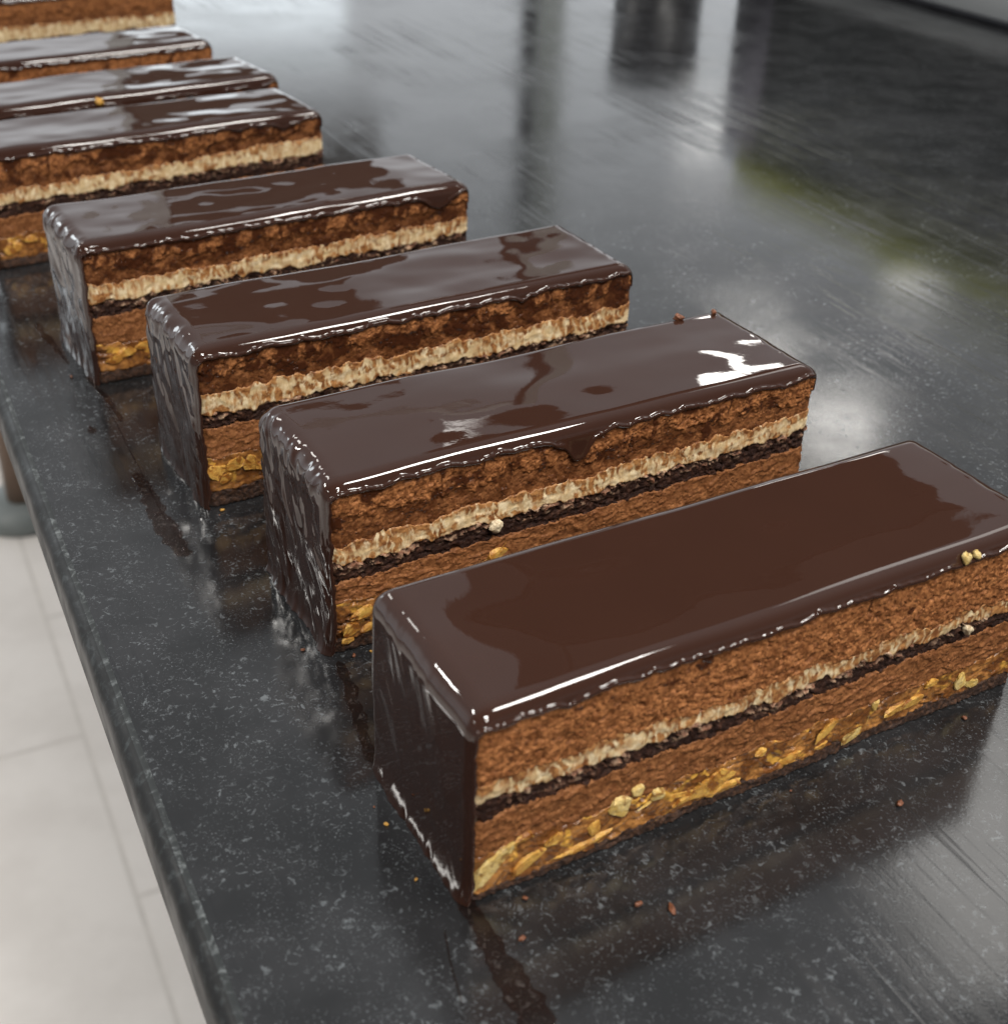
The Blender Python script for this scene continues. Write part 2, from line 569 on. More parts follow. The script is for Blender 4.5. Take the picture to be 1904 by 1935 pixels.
    def warp(X, Z, a, q):
        return X + a * fbm(X / q, Z / q, sd + 71.0, 2), Z + a * fbm(X / q, Z / q, sd + 73.0, 2)

    def grain(X, a):
        return a * gr.normal(size=X.shape)

    gr = np.random.RandomState(sd)

    def f_base(X, Z, f, lo, hi):
        X, Z = warp(X, Z, 0.8, 2.0)
        return 0.0 + 0.42 * fbm(X / 1.5, sd, Z / 1.2, 5) + 0.3 * fbm(X / 9, sd + 4, 0.3, 3) + grain(X, 0.03), 0 * X

    def f_praline(X, Z, f, lo, hi):
        X, Z = warp(X, Z, 1.2, 3.0)
        lum = np.abs(fbm(X / 3.2, sd + 9.0, Z / 1.9, 4))
        gap = ss(0.32, 0.62, fbm(X / 6, sd + 2.0, Z / 1.5, 3)) * spec.get('gaps', 0.6)
        d = 0.55 * lum - 1.2 * gap + 0.14 * fbm(X / 0.7, sd, Z / 0.6, 3) - 0.1
        return d, np.clip(gap * 1.1 + 0.6 * ss(0.05, 0.5, fbm(X / 5, sd + 7.0, Z / 2, 3)), 0, 1)  # recessed gaps are darkened in the colour too, with random dark patches

    def f_lower(X, Z, f, lo, hi):
        X, Z = warp(X, Z, 1.5, 5.0)
        rid = fbm(X / 5.0, sd + 1.0, Z / 1.5, 3)
        tear = ss(0.10, 0.34, rid) + 0.45 * ss(0.05, 0.3, fbm(X / 3.2, sd + 4.5, Z / 1.3, 4))
        d = 0.26 * tear + 0.10 * fbm(X / 1.1, sd, Z / 0.8, 4) - 0.2 + grain(X, 0.03)
        return d, 0.45 * ss(0.1, 0.6, -rid) * ss(-.2, .4, fbm(X / 9, sd + 5.0, Z / 4, 2))

    def f_sponge(X, Z, f, lo, hi):
        X0, Z0 = X, Z
        X, Z = warp(X, Z, 0.9, 2.0)
        n1 = fbm(X / 1.6, sd + 3.0, Z / 1.1, 5)
        zone = ss(-0.15, 0.3, fbm(X / 9, sd + 6.0, 2.0, 2) + spec.get('crumbs', 0.25))
        crumb = ss(0.12, 0.34, fbm(X / 2.4, sd + 8.0, Z / 0.9, 4)) * ss(3.2, 0.9, hi) * zone
        gap = ss(0.2, 0.45, fbm(X / 3.0, sd + 18.0, Z / 1.1, 3))
        d = -0.3 + 0.42 * n1 + 0.75 * crumb - 0.9 * gap * (1 - crumb) + grain(X, 0.03)
        return d, crumb

    def f_cream(X, Z, f, lo, hi):
        Xo = X
        X, Z = warp(X, Z, 0.9, 3.0)
        st = fbm((X + 0.3 * Z) / 1.0, sd + 6.0, Z / 4.5, 4)
        d = 0.02 + 0.08 * st + 0.2 * fbm(X / 2.6, sd, Z / 1.6, 4) + grain(X, 0.012)
        veil = ss(-0.05, 0.6, fbm(X / 8, sd + 12.0, Z / 4, 3) + spec.get('veil', 0.0) + spec.get('veil_far', 0.0) * Xo / (L / MM)) * ss(-0.35, 0.45, st) * 1.5
        reach = 2.2 + 4.2 * fbm(X / 4.5, sd + 14.0, 1.0, 3) + 1.6 * st
        edge = ss(1.0, 0.0, hi / np.maximum(reach, 0.3)) * (0.45 + 0.65 * ss(-0.5, 0.4, st))
        burn = ss(0.7, 0.0, lo + 0.4 * st) * 0.4
        return d, np.clip(np.maximum(np.maximum(veil, edge), burn), 0, 1)

    def f_mousse(X, Z, f, lo, hi):
        Xo, Zo = X, Z
        X, Z = warp(X, Z, 0.8, 2.2)
        por = fbm(X / 1.3, sd + 2.0, Z / 1.1, 5)
        clump = np.abs(fbm(X / 2.6, sd + 22.0, Z / 2.4, 3))
        pits = np.maximum(ss(0.22, 0.5, fbm(X / 0.8, sd + 15.0, Z / 0.95, 2)), ss(0.34, 0.6, fbm(X / 2.0, sd + 16.0, Z / 2.2, 3)))
        top = H / MM - lipd
        h = (top - Zo) / np.maximum(top - B[5][:, None] / MM, 1)         # 0 under the lip, 1 at the cream
        edge = spec.get('ledge', 0.55) + 0.42 * fbm(X / 9, sd + 20.0, 1.0, 3) + 0.16 * fbm(X / 2.2, sd + 21.0, Z / 2.2, 3)
        dry = ss(0.05, -0.05, h - edge)                                   # crumbly upper band stands proud
        d = -0.02 + 0.10 * por + 0.35 * (0.35 - clump) * dry - 0.40 * pits * (0.35 + 0.65 * dry) + 0.42 * (dry - 0.5) * spec.get('relief', 1.0) + grain(X, 0.035)
        pool = ss(0.0, 0.5, fbm(X / 6.5, sd + 30.0, Z / 5.0, 4) + smear - 0.52 - 0.35 * h)
        run = ss(0.15, 0.5, fbm(X / 2.2, sd + 31.0, Z / 10.0, 3) + smear - 0.70)
        wet = np.maximum(pool, 0.85 * run * ss(1.0, 0.4, h))
        wet = np.maximum(wet, (1 - dry) * (0.58 + 0.5 * fbm(X / 5, sd + 33.0, Z / 4, 3)) * min(1, smear + 0.35))
        wet = np.maximum(wet, 0.35 * pits)  # pits also darkened in the colour, as shade in the recesses
        for (dx, ex, wd) in drips:
            wet = np.maximum(wet, ss(wd * 1.3, wd * 0.5, np.abs(Xo - dx + 1.2 * fbm(Z / 2.0, sd, dx, 2))) * ss(ex + 3.2, ex * 0.6, H / MM - Zo - lipd))
        d = np.where(wet > 0.7, d * 0.5 + 0.1, d)
        return d, np.clip(wet, 0, 1)

    layer('biscuit_base', M['base'], 0, f_base)
    pr = layer('praline_layer', M['praline'], 1, f_praline)
    layer('mousse_layer', M['lower'], 2, f_lower)
    layer('sponge_layer', M['sponge'], 3, f_sponge)
    layer('cream_layer', M['cream'], 4, f_cream)
    layer('mousse_layer', M['mousse'], 5, f_mousse)

    # ---------- nuts set in the praline
    for (nx_, nz_, a, b, ang, kind) in spec.get('nuts', []):
        bm = bmesh.new()
        ca, sa = math.cos(math.radians(ang)), math.sin(math.radians(ang))
        for k in range(16):
            q = Vector((ri.gauss(0, 1), ri.gauss(0, 1), ri.gauss(0, 1)))
            bm.verts.new(q.normalized() * ri.uniform(0.8, 1.2))
        hull = bmesh.ops.convex_hull(bm, input=bm.verts[:])
        bmesh.ops.delete(bm, geom=list({g for g in hull['geom_interior'] if isinstance(g, bmesh.types.BMVert)}), context='VERTS')
        bmesh.ops.bevel(bm, geom=bm.edges[:], offset=0.09, segments=2, affect='EDGES')
        for v in bm.verts:
            p = v.co * spec.get('nutsize', 1.35)
            px, pz, py = p.x * a, p.z * b, p.y * min(a, b) * 0.7
            py = max(py + 0.14 * b, -0.34)                                 # the knife has cut the piece nearly flat
            v.co = Vector(deform(np.array([(nx_ + px * ca - pz * sa) * MM, Y0 + (py - 0.24) * MM, (nz_ + px * sa + pz * ca) * MM]))) - Vector(sh)
        me = bpy.data.meshes.new('nut')
        bm.to_mesh(me)
        bm.free()
        link('nut', me, M[kind], pr, smooth=False)

    # ---------- glaze: one shell over the left end, the top and the right end, with a lip along both cut sides
    gres = max(res * 1.6, 0.4 * MM)
    path = []
    for z in np.arange(0.1 * MM, H - rc, gres):
        path.append((0.0, z, -1.0, 0.0, 0.0))
    for a in np.linspace(0, 90, 14)[:-1]:
        q = math.radians(a)
        path.append((rc - rc * math.cos(q), H - rc + rc * math.sin(q), -math.cos(q), math.sin(q), a / 90.0))
    for x in np.linspace(rc, L - rc, int((L - 2 * rc) / gres)):
        path.append((x, H, 0.0, 1.0, 1.0))
    for a in np.linspace(90, 0, 14)[1:]:
        q = math.radians(a)
        path.append((L - rc + rc * math.cos(q), H - rc + rc * math.sin(q), math.cos(q), math.sin(q), a / 90.0))
    for z in np.linspace(H - rc, H - rc - 1.6 * MM, 4)[1:]:
        path.append((L, z, 1.0, 0.0, 0.0))
    path.append((L - 0.25 * MM, H - rc - 1.9 * MM, 1.0, 0.0, 0.0))
    path.append((L - 1.2 * MM, H - rc - 1.7 * MM, 1.0, 0.0, 0.0))
    P = np.array(path)
    px, pz, nxn, nzn, wt = P.T
    wt = ss(0, 1, wt)
    u = px / MM + 0.7 * pz / MM
    d_top = lipd + 0.8 * fbm(px / MM / 7.0, sd + 40.0, 1.0, 3) + 0.32 * fbm(px / MM / 3.0, sd + 41.0, 2.0, 2)
    for (dx, ex, wd) in drips:
        d_top = d_top + ex * np.exp(-np.abs((px / MM - dx) / wd) ** 2.5)
    d_top = np.maximum(d_top, 2.5)
    d_end = 1.35 + 0.55 * fbm(pz / MM / 3.0, sd + 42.0, 3.0, 3)
    is_r = (px > L / 2) & (wt < 0.9)
    d_end = np.where(px > L / 2, 0.45, d_end)
    nd = d_end * (1 - wt) + d_top * wt
    fd = 2.2 * (1 - wt) + (lipd + 0.5 + 0.5 * fbm(px / MM / 5, sd + 43.0, 4.0, 3)) * wt
    ry = np.where(px > L / 2, 0.4, 1.2) * (1 - wt) + spec.get('round', 3.2) * wt
    Wm = W / MM

    def side(d, r):
        """(y, depth) points from the hidden inside of the lip up to the flat of the top"""
        k0 = np.clip((d - 0.4) / 1.2, 0.1, 1)
        b = spec.get('bead', 0.35)
        pts = [(1.3 + 0 * d, d - np.minimum(0.5, d * 0.4)), (0.55 + 0 * d, d + 0.02), (0.12 + 0 * d, d + 0.05), (-b * 0.75 * k0, d - 0.12 * k0), (-b * k0, d - 0.45 * k0),
               (-b * 0.8 * k0, d - 0.85 * k0)]
        g = np.maximum(d - 1.3 * k0 - r, 0.01)
        pts += [(-b * 0.45 * k0, np.minimum(r + g * 0.8, d - 0.9 * k0)), (-b * 0.2 * k0, np.minimum(r + g * 0.4, d - 0.95 * k0))]
        a0 = np.arcsin(np.clip(1 - np.minimum(d - 1.0 * k0, r) / r, 0, 0.9))
        for k in range(10):
            a = a0 + (math.pi / 2 - a0) * k / 9.0
            pts.append((r - r * np.cos(a) - b * 0.12 * (1 - k / 9), r - r * np.sin(a)))
        return pts

    A = side(nd, ry)
    Bk = side(fd, ry)
    ntop = max(16, int((Wm - 6) * MM / gres))
    rows = list(A)
    for k in range(1, ntop):
        q = k / ntop
        rows.append((ry + (Wm - 2 * ry) * q, 0 * ry))
    rows += [(Wm - y, d) for (y, d) in Bk[::-1]]
    Yv = np.stack([r[0] for r in rows], 1)
    Dv = np.stack([r[1] for r in rows], 1)
    Xv = px[:, None] / MM - nxn[:, None] * Dv
    Zv = pz[:, None] / MM - nzn[:, None] * Dv
    # flow of the glaze
    am, ae = spec['wave'], spec['ripple']
    inner = ss(-0.4, 2.5, Yv) * ss(-0.4, 2.5, Wm - Yv)
    wv = am * (fbm(Xv / 26, Yv / 15 + sd, 7.0 + sd, 2) + 0.35 * pn(Xv / 9, Yv / 7, sd * 2.0)) * wt[:, None] * inner
    left = (nxn < -0.05)[:, None] * (1 - wt[:, None] ** 2)
    fl = Yv + 0.45 * (H / MM - Zv)                                         # the glaze ran down and towards the near side
    fl = fl + 1.6 * pn(Yv / 8, Zv / 9, sd * 1.9)
    calm = ss(-0.35, 0.45, fbm(Yv / 11, Zv / 13, sd + 2.0, 2) + spec.get('flow', 0.0))
    rp = 0.9 * pn(fl / 7.5, Zv / 15, sd + 0.5) + 0.5 * calm * pn(fl / 4.0, Zv / 7, sd + 1.7) + calm * (0.5 * ridge(pn(fl / 4.4, Zv / 15, sd + 5.5)) + 0.35 * fbm(fl / 2.2, Zv / 8, sd + 3.5, 2))
    rp = rp + 0.9 * spec.get('rim', 0.0) * pn(Yv / 3.6, Zv / 3.2, sd + 9.0) * ss(H / MM - 12, H / MM - 3, Zv)
    foot = np.exp(-np.clip(Zv, 0, None) / 2.2) * (0.9 + 0.9 * fbm(Yv / 5, sd, 2.0, 2)) * (nxn < -0.5)[:, None]
    fold = ae * rp * left * ss(-0.3, 1.2, Yv) + np.clip(foot, 0, 2) * spec.get('foot', 0.8)
    dn = wv + fold + 0.12 * (nxn > 0.05)[:, None] * fbm(Yv / 4, Zv / 6, sd + 6.0, 2)
    V = deform(np.stack([(Xv + nxn[:, None] * dn) * MM, Yv * MM, np.maximum((Zv + nzn[:, None] * dn) * MM, 0.05 * MM)], -1)) - sh
    link('glaze', grid_mesh('glaze', V), M['glaze'], root)
    return root


GEN = [[2.6, 2.6], [9.5, 8.5], [16.8, 16.6], [20.6, 20.6], [24.8, 24.6]]
SPECS = [
    dict(box=(-0.0036, 0.1392, 0.5254, 0.1225, 0.0372, 0.0389), seed=11, res=0.21, wave=0.07, ripple=0.14, lip=3.2, smear=0.27, veil=0.1, veil_far=0.55,
         layers=[[1.5, 3.2], [9.4, 9.6], [16.9, 16.8], [20.9, 20.2], [24.7, 22.9]], ledge=1.1, relief=0.4, rim=0.2, foot=1.0, gaps=0.5,
         nuts=[(4.8, 6.6, 3.4, 1.5, 38, 'palenut'), (10, 10, 1.3, 1.1, 10, 'nut'), (10.9, 4.7, 2.4, 0.8, 30, 'nut'), (21.4, 3.6, 3.6, 0.6, 12, 'nut'),
               (23.5, 7, 1.1, 0.9, 60, 'nut'), (28.4, 9.3, 1.7, 1.4, 20, 'palenut'), (36.1, 8.2, 1.1, 0.9, 0, 'palenut'), (48.6, 6.2, 4.2, 1.5, 14, 'nut'),
               (50.5, 3.6, 2.4, 0.8, 8, 'nut'), (65.6, 4.6, 2.0, 0.8, 20, 'nut'), (72.7, 7.6, 2.2, 0.9, 35, 'nut'), (72.4, 4.3, 1.0, 0.5, 0, 'nut'),
               (80.3, 3.2, 1.7, 1.0, 25, 'palenut'), (89.7, 5.4, 2.0, 0.8, 10, 'nut'), (93.6, 5.6, 2.6, 0.7, 14, 'nut'), (107.1, 6.4, 1.8, 1.1, 40, 'palenut'),
               (110.2, 4.2, 1.4, 0.8, 0, 'palenut'), (31.5, 11.2, 1.0, 0.8, 30, 'palenut'), (57.5, 8.8, 1.2, 0.7, 15, 'nut'), (84.5, 8.6, 1.1, 0.7, 40, 'palenut'),
               (98.5, 9.0, 1.3, 0.6, 10, 'nut'), (15.5, 7.6, 1.3, 0.8, 25, 'nut'), (41.5, 4.6, 1.5, 0.8, 5, 'nut')],
         nutsize=1.65,
         label='largest layered cake nearest the camera with a dark smooth top, running out of frame'),
    dict(box=(-0.0332, 0.2011, 0.5278, 0.1194, 0.0370, 0.0398), seed=23, res=0.24, wave=0.07, ripple=0.72, flow=0.3, lip=2.9, smear=0.56, veil=0.15,
         layers=[[3.0, 2.6], [11.8, 9.0], [16.6, 18.6], [20.9, 23.6], [25.6, 28.0]], ledge=0.5, relief=1.2, rim=0.5, foot=1.2, gaps=0.8,
         drips=[(55.8, 4.6, 2.7), (52.6, 1.6, 3.6), (59.5, 0.8, 2.5)],
         nuts=[(7.4, 8.6, 2.4, 1.4, 10, 'nut'), (4.4, 5.6, 1.8, 1.4, 50, 'nut'), (8.3, 4.6, 1.6, 1.2, 0, 'nut'), (3.4, 3.0, 1.4, 1.0, 20, 'nut'), (10.8, 7.0, 1.6, 1.2, 30, 'nut'),
               (38, 13.8, 2.4, 1.0, 12, 'nut')],
         label='second cake from the front, with one thick chocolate drip over its cut side'),
    dict(box=(-0.0695, 0.254, 0.5506, 0.1194, 0.0362, 0.0408), seed=37, res=0.32, wave=0.20, ripple=0.62, flow=0.2, lip=2.9, smear=0.86, veil=0.25,
         layers=[[4.2, 3.6], [13.2, 12.0], [20.2, 20.8], [23.8, 24.4], [29.4, 29.4]], ledge=0.42, relief=1.3, rim=0.9, foot=0.6, gaps=0.7,
         drips=[(85, 1.6, 1.6)],
         nuts=[(3.4, 9.6, 2.0, 1.7, 10, 'nut'), (7.6, 10.4, 2.2, 1.6, 30, 'nut'), (11.4, 10.0, 2.0, 1.5, 0, 'nut'), (5.4, 7.4, 1.8, 1.1, 20, 'nut'), (13.8, 8.0, 1.8, 1.1, 0, 'nut')],
         label='third cake from the front, with a silvery rippled left end'),
    dict(box=(-0.1132, 0.3158, 0.5659, 0.1184, 0.0364, 0.0406), seed=41, res=0.40, wave=0.26, ripple=0.62, flow=0.2, lip=3.2, smear=0.80, veil=0.15,
         layers=[[3.4, 3.0], [11.5, 11.0], [19.4, 20.0], [23.6, 24.2], [28.6, 29.2]], ledge=0.5, relief=1.4, rim=0.9, foot=0.5, gaps=0.6,
         drips=[(107, 3.0, 5.0)],
         nuts=[(9.4, 8.6, 2.6, 1.4, 20, 'nut'), (5.5, 6.8, 2.2, 1.2, 10, 'nut'), (14.2, 9.2, 2.0, 1.2, 0, 'nut')],
         label='fourth cake from the front, its glaze sagging over the cut side at the right corner'),
    dict(box=(-0.1685, 0.3958, 0.5971, 0.1198, 0.0372, 0.0386), seed=53, res=0.5, wave=0.28, ripple=0.6, lip=3.4, smear=0.62, veil=0.0,
         layers=[[3.0, 3.0], [10.8, 10.5], [17.0, 18.0], [21.0, 23.0], [25.0, 29.0]], ledge=0.5, relief=1.5, rim=0.8,
         drips=[(104, 2.0, 4.0)],
         nuts=[(5.7, 6.7, 2.6, 1.6, 20, 'nut'), (12.1, 8.6, 2.0, 1.2, 0, 'nut')],
         label='fifth cake from the front, cut by the left frame edge, with a broad cream layer'),
    dict(box=(-0.1901, 0.4373, 0.6175, 0.12, 0.0364, 0.0397), seed=67, res=0.6, wave=0.30, ripple=0.5, lip=4.2, smear=0.8, veil=0.0,
         layers=GEN, ledge=0.5, relief=1.4, drips=[(30, 2.5, 5), (62, 2.2, 6), (92, 2.4, 5), (110, 1.6, 3)],
         label='sixth cake from the front, its cut side nearly hidden by glaze'),
    dict(box=(-0.2267, 0.4901, 0.6225, 0.12, 0.0360, 0.0397), seed=79, res=0.6, wave=0.24, ripple=0.5, lip=3.4, smear=0.4, veil=0.0,
         layers=GEN, ledge=0.5, relief=1.2, label='seventh cake from the front, with a broad pale blue reflection across its top'),
    dict(box=(-0.2721, 0.6126, 0.6325, 0.12, 0.0343, 0.0395), seed=83, res=0.6, wave=0.2, ripple=0.5, lip=3.4, smear=0.3, veil=-0.3,
         layers=[[2.6, 2.6], [9.5, 8.5], [16.4, 16.4], [19.4, 19.4], [26.0, 25.4]], ledge=0.6, relief=1.0, label='farthest cake in the row, in the top left corner of the photo'),
]
CAKES = [make_cake(s) for s in SPECS]


# ------------------------------------------------------------------ crumbs
def on_cake(i, x, y, z):
    x0, y0, th = SPECS[i]['box'][:3]
    x, y = x * MM, y * MM
    return (x0 + x * math.cos(th) - y * math.sin(th), y0 + x * math.sin(th) + y * math.cos(th), z * MM)


def crumb(name, loc, size, mat, label, cat, group=None, seed=0, flat=0.7):
    bm = bmesh.new()
    bmesh.ops.create_icosphere(bm, subdivisions=3, radius=1)
    co = np.array([v.co for v in bm.verts])
    nn = fbm(co[:, 0] * 1.3 + seed * 3.1, co[:, 1] * 1.3, co[:, 2] * 1.3, 3)
    for v, q in zip(bm.verts, 1 + 0.45 * nn):
        v.co = Vector((v.co.x * size[0], v.co.y * size[1], v.co.z * size[2])) * q * MM
    zmin = min(v.co.z for v in bm.verts)
    for v in bm.verts:
        v.co.z -= zmin
    me = bpy.data.meshes.new(name)
    bm.to_mesh(me)
    bm.free()
    o = link(name, me, mat)
    o.location = loc
    o.rotation_euler = (0, 0, seed * 1.7)
    tag(o, label, cat, group)
    return o


G = 'loose crumbs'
rc_ = random.Random(5)
for k in range(13):
    ci = (0, 0, 0, 0, 1, 1, 1, 2, 2, 3)[k % 10]
    xx, yy = (rc_.uniform(6, 112), -rc_.uniform(0.9, 4.5)) if k % 3 else (-rc_.uniform(2.2, 5.0), rc_.uniform(0, 30))
    if k % 3 and ci > 0:
        xx = rc_.uniform(0, 14)
    q = rc_.uniform(0.22, 0.5)
    p = on_cake(ci, xx, yy, 0)
    crumb('cake_crumb', p, (q, q * 0.7, q * 0.6), M['browncrumb'] if k % 4 else M['nut'], 'tiny crumb lying on the stone close to the base of a cake', 'crumb', 'tiny crumbs round the bases', 20 + k)
crumb('nut_piece', on_cake(0, 98.3, -0.1, 36.3), (1.0, 0.7, 1.2), M['palenut'], 'pale nut piece stuck on the glaze lip of the nearest cake, left of a pair', 'nut', G, 3)
crumb('nut_piece', on_cake(0, 101.0, 0.0, 36.5), (0.8, 0.7, 0.9), M['palenut'], 'pale nut piece stuck on the glaze lip of the nearest cake, right of a pair', 'nut', G, 5)
crumb('cream_flake', on_cake(1, 36.4, -0.5, 19.6), (1.5, 0.7, 1.3), M['whitecrumb'], 'white cream flake clinging to the cut side of the second cake', 'crumb', G, 2)
crumb('cream_flake', on_cake(0, 103.9, -0.3, 18.8), (0.9, 0.6, 1.0), M['whitecrumb'], 'white cream flake clinging to the right of the nearest cake', 'crumb', G, 7)
crumb('nut_piece', on_cake(5, 48.8, -0.2, 36.0), (1.6, 1.2, 1.6), M['nut'], 'yellow nut piece on the glaze lip of the sixth cake', 'nut', G, 9)
crumb('cake_crumb', on_cake(1, 104.8, 34.6, 39.2), (1.2, 0.8, 0.9), M['browncrumb'], 'brown crumb on the rear top edge of the second cake, the larger of two', 'crumb', G, 11)
crumb('cake_crumb', on_cake(1, 114.5, 33.8, 39.2), (0.8, 0.6, 0.8), M['browncrumb'], 'small brown crumb at the rear right corner of the second cake', 'crumb', G, 12)
crumb('cake_crumb', (0.0290, 0.1403, 0), (1.1, 0.5, 0.4), M['browncrumb'], 'long reddish crumb on the stone in front of the nearest cake', 'crumb', G, 1)
crumb('cake_crumb', (0.0237, 0.1409, 0), (0.7, 0.45, 0.4), M['browncrumb'], 'small reddish crumb just left of the long crumb on the stone', 'crumb', G, 4)
crumb('cake_crumb', (0.0051, 0.1332, 0), (0.6, 0.4, 0.5), M['browncrumb'], 'reddish crumb on the stone beside the glaze trail', 'crumb', G, 6)
crumb('cake_crumb', (0.0715, 0.1655, 0), (0.8, 0.5, 0.4), M['browncrumb'], 'reddish crumb on the stone under the right of the nearest cake', 'crumb', G, 8)


# ------------------------------------------------------------------ smears of glaze on the stone
def smear_mesh(pts, widths, seed, thick=0.35, lumpy=0.5, res=0.35):
    """a thin irregular film of glaze along a polyline on the counter"""
    pts = [Vector((*p, 0)) for p in pts]
    widths = [q * 0.7 for q in widths]
    seg = [(b - a).length for a, b in zip(pts, pts[1:])]
    tot = sum(seg)
    nu = max(8, int(tot / (res * MM)))
    nv = 15
    V = np.zeros((nu, nv, 3))
    for i in range(nu):
        s_ = tot * i / (nu - 1)
        k = 0
        while k < len(seg) - 1 and s_ > seg[k]:
            s_ -= seg[k]
            k += 1
        f = min(1, s_ / seg[k])
        c = pts[k].lerp(pts[k + 1], f)
        wdt = widths[k] * (1 - f) + widths[k + 1] * f
        dr = (pts[k + 1] - pts[k]).normalized()
        pr = Vector((-dr.y, dr.x, 0))
        t_ = tot * i / (nu - 1) / MM
        el = wdt * (1 + 0.75 * float(fbm(t_ / 5, seed, 1.0, 3)))
        er = wdt * (1 + 0.75 * float(fbm(t_ / 5, seed, 9.0, 3)))
        taper = min(1, i / 3, (nu - 1 - i) / 3)
        for j in range(nv):
            q = -1 + 2 * j / (nv - 1)
            off = q * (el if q < 0 else er) * max(taper, 0.03)
            V[i, j] = c + pr * off * MM
            V[i, j, 2] = q
    X, Y, Q = V[..., 0] / MM, V[..., 1] / MM, V[..., 2]
    hump = np.clip(1 - Q ** 4, 0, 1)
    rim = np.exp(-((np.abs(Q) - 0.8) / 0.13) ** 2)
    z = thick * hump * (0.25 + 0.75 * rim) + lumpy * hump * np.clip(fbm(X / 1.6, Y / 1.6, seed * 1.0, 3) - 0.12, 0, 1)
    V[..., 2] = (np.maximum(z, 0) - 0.03 * (np.abs(Q) > 0.99)) * MM + 0.00002
    return grid_mesh('smear', V, attrs=dict(rim=np.clip(rim * hump + lumpy * np.clip(fbm(X / 1.6, Y / 1.6, seed * 1.0, 3) - 0.12, 0, 1) * 2, 0, 1)))


SG = 'glaze smears on the counter'
for pts, wd, sd, th_, lu, lab in [
    ([(-0.0320, 0.2000), (-0.0285, 0.1915), (-0.0255, 0.1815), (-0.0222, 0.1715)], (1.2, 2.2, 2.0, 1.2), 3, 0.35, 0.5,
     'wet glaze trail between the left ends of the nearest and second cakes'),
    ([(-0.0045, 0.1425), (-0.0010, 0.1345), (0.0035, 0.1262), (0.0085, 0.1170)], (1.6, 2.6, 3.4, 4.0), 5, 0.16, 0.12,
     'thin glaze trail dragged from the front corner of the nearest cake'),
    ([(-0.0070, 0.1350), (-0.0058, 0.1290), (-0.0036, 0.1215)], (0.22, 0.18, 0.2), 6, 0.18, 0.1,
     'hair thin shiny glaze thread on the stone left of the front trail'),
    ([(-0.1085, 0.2925), (-0.1062, 0.2890)], (1.6, 1.4), 8, 0.3, 1.6, 'lumpy dark glaze blob on the stone near the counter edge'),
    ([(-0.0905, 0.2705), (-0.0840, 0.2580), (-0.0770, 0.2455), (-0.0700, 0.2350)], (1.6, 3.0, 3.6, 2.6), 9, 0.14, 0.9,
     'long rough glaze smear on the stone left of the third cake'),
    ([(-0.1180, 0.3215), (-0.1080, 0.3080), (-0.1010, 0.2960)], (0.8, 1.4, 0.8), 10, 0.25, 0.4,
     'glaze trail at the left end of the fourth cake'),
    ([(-0.1080, 0.3060), (-0.0860, 0.2640), (-0.0780, 0.2490)], (0.25, 0.3, 0.25), 12, 0.2, 0.1,
     'thin straight scrape of glaze on the stone between the third and fourth cakes'),
    ([(-0.1435, 0.3560), (-0.1340, 0.3420), (-0.1250, 0.3290)], (1.4, 1.8, 0.8), 14, 0.25, 0.6,
     'glaze trail on the stone at the left frame edge'),
]:
    o = link('glaze_smear', smear_mesh(pts, wd, sd, th_, lu), M['film'])
    tag(o, lab, 'smear', SG)


# ------------------------------------------------------------------ things behind and below
def box_bm(bm, lo, hi, f=lambda p: p):
    vs = [bm.verts.new(f(Vector((x, y, z)))) for x in (lo[0], hi[0]) for y in (lo[1], hi[1]) for z in (lo[2], hi[2])]
    for q in ((0, 1, 3, 2), (4, 6, 7, 5), (0, 4, 5, 1), (2, 3, 7, 6), (0, 2, 6, 4), (1, 5, 7, 3)):
        bm.faces.new([vs[i] for i in q])


def lathe(name, prof, mat, parent=None, seg=40):
    V = np.zeros((len(prof), seg, 3))
    a = np.linspace(0, 2 * math.pi, seg, endpoint=False)
    for i, (r_, z_) in enumerate(prof):
        V[i] = np.stack([r_ * np.cos(a), r_ * np.sin(a), np.full(seg, z_)], -1)
    return link(name, grid_mesh(name, V, True, True), mat, parent)


# dark canister near the upstand, just beyond the frame, mirrored in the stone
can = bpy.data.objects.new('canister', None)
C.objects.link(can)
can.location = (0.112, 1.12, 0)
tag(can, 'dark round canister mirrored upside down in the stone at the top', 'canister')
lathe('body', [(0.0355, 0), (0.036, 0.002), (0.036, 0.088)], M['black'], can)
lathe('lid', [(0.039, 0.0885), (0.039, 0.100), (0.034, 0.107), (0.022, 0.111), (0.004, 0.112)], M['black'], can)

# a table leg on the floor beyond the counter edge
leg = bpy.data.objects.new('table_leg', None)
C.objects.link(leg)
leg.location = (-0.728, 1.64, FZ)
tag(leg, 'leg with a round grey foot on the pale floor beside the counter', 'table leg')
lathe('foot', [(0.068, 0.0), (0.07, 0.006), (0.064, 0.022), (0.03, 0.03)], M['greyfoot'], leg)
lathe('post', [(0.022, 0.0305), (0.022, 0.8)], M['brown'], leg)

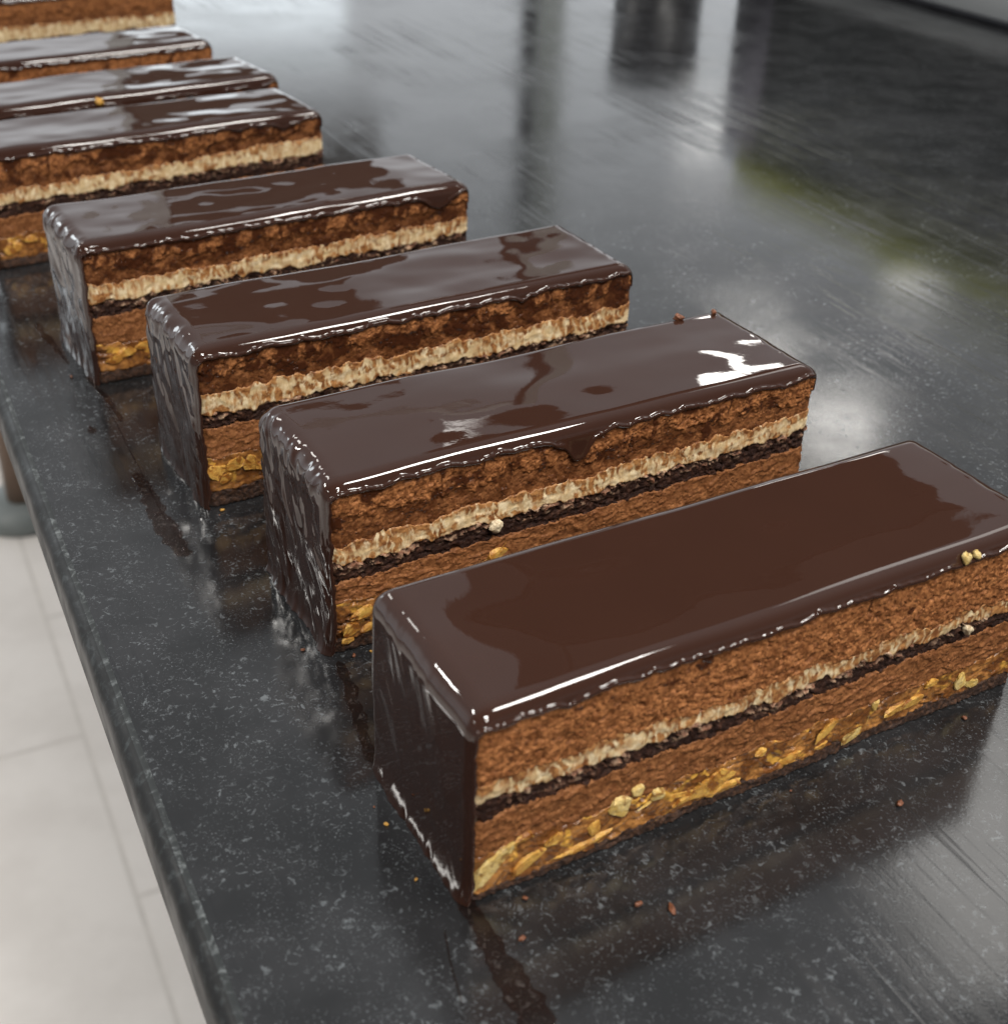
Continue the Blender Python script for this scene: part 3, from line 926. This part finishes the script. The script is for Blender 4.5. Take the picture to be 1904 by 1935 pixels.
# dark hood hanging over the far side of the counter: it darkens the mirror of the nearest cake
hood = bpy.data.objects.new('extractor_hood', None)
C.objects.link(hood)
hood.location = (0.262, 1.13, 0.645)
hood.rotation_euler = (0, 0, math.radians(27.6))
tag(hood, 'dark hood mirrored as the brown patch on top of the nearest cake', 'hood')
bm = bmesh.new()
box_bm(bm, (-0.27, -0.06, 0.0), (0.27, 0.26, 0.36), lambda p: Vector((p.x * (1 - 0.9 * p.z), p.y * (1 - 0.5 * p.z), p.z)))
bmesh.ops.bevel(bm, geom=bm.edges[:], offset=0.012, segments=3, affect='EDGES')
me = bpy.data.meshes.new('body')
bm.to_mesh(me)
bm.free()
link('body', me, M['soffit'], hood, smooth=False)

# added open rack, shaped for its reflection, mirrored as the upright line in the stone
cab = bpy.data.objects.new('added_rack', None)
C.objects.link(cab)
cab.location = (-0.362, 2.45, FZ)
tag(cab, 'added unseen rack whose dark post is mirrored as the upright line in the stone', 'rack')
for nm, lo, hi, mt in (('post', (0.362, -0.02, 0.0), (0.392, 0.03, 2.15), M['black']), ('post_trim', (0.394, -0.03, 0.0), (0.44, 0.02, 2.15), M['trim']),
                       ('post', (-0.40, -0.02, 0.0), (-0.37, 0.03, 2.15), M['wallpaint']), ('top_rail', (-0.368, -0.015, 2.11), (0.360, 0.015, 2.15), M['wallpaint']),
                       ('smoky_panel', (-0.368, -0.004, 1.40), (0.10, 0.004, 1.70), M['glass']), ('smoky_panel', (-0.368, -0.004, 1.78), (0.08, 0.004, 1.98), M['glass'])):  # panels added as something dark for the glaze to reflect
    bm = bmesh.new()
    box_bm(bm, lo, hi)
    me = bpy.data.meshes.new(nm)
    bm.to_mesh(me)
    bm.free()
    link(nm, me, mt, cab, smooth=False)

# cloths lying along the top of the grey panel
for nm, t0, t1, mt, h_, lab in (('cloth', 0.46, 0.868, M['green'], 0.032, 'green cloth mirrored as a curved band in the stone at upper right'),
                                ('cloth', 0.33, 0.45, M['teal'], 0.030, 'teal cloth mirrored in the stone at the right frame edge')):
    ts = np.linspace(t0, t1, 24)
    V = np.zeros((24, 10, 3))
    for i, t in enumerate(ts):
        hh = h_ * (0.75 + 0.5 * float(pn(t * 14, 2.0, 1.0)))
        for j, (n_, z_) in enumerate(((0, 0), (-.004, .3), (-.003, .8), (.002, 1.0), (.008, 1.05), (.015, 1.0), (.02, .8), (.022, .3), (.019, 0), (.01, -.02))):
            V[i, j] = tn(t, FAR + 0.003 + n_, 0.1505 + z_ * hh)
    tag(link(nm, grid_mesh(nm, V, True, True), mt), lab, 'cloth')
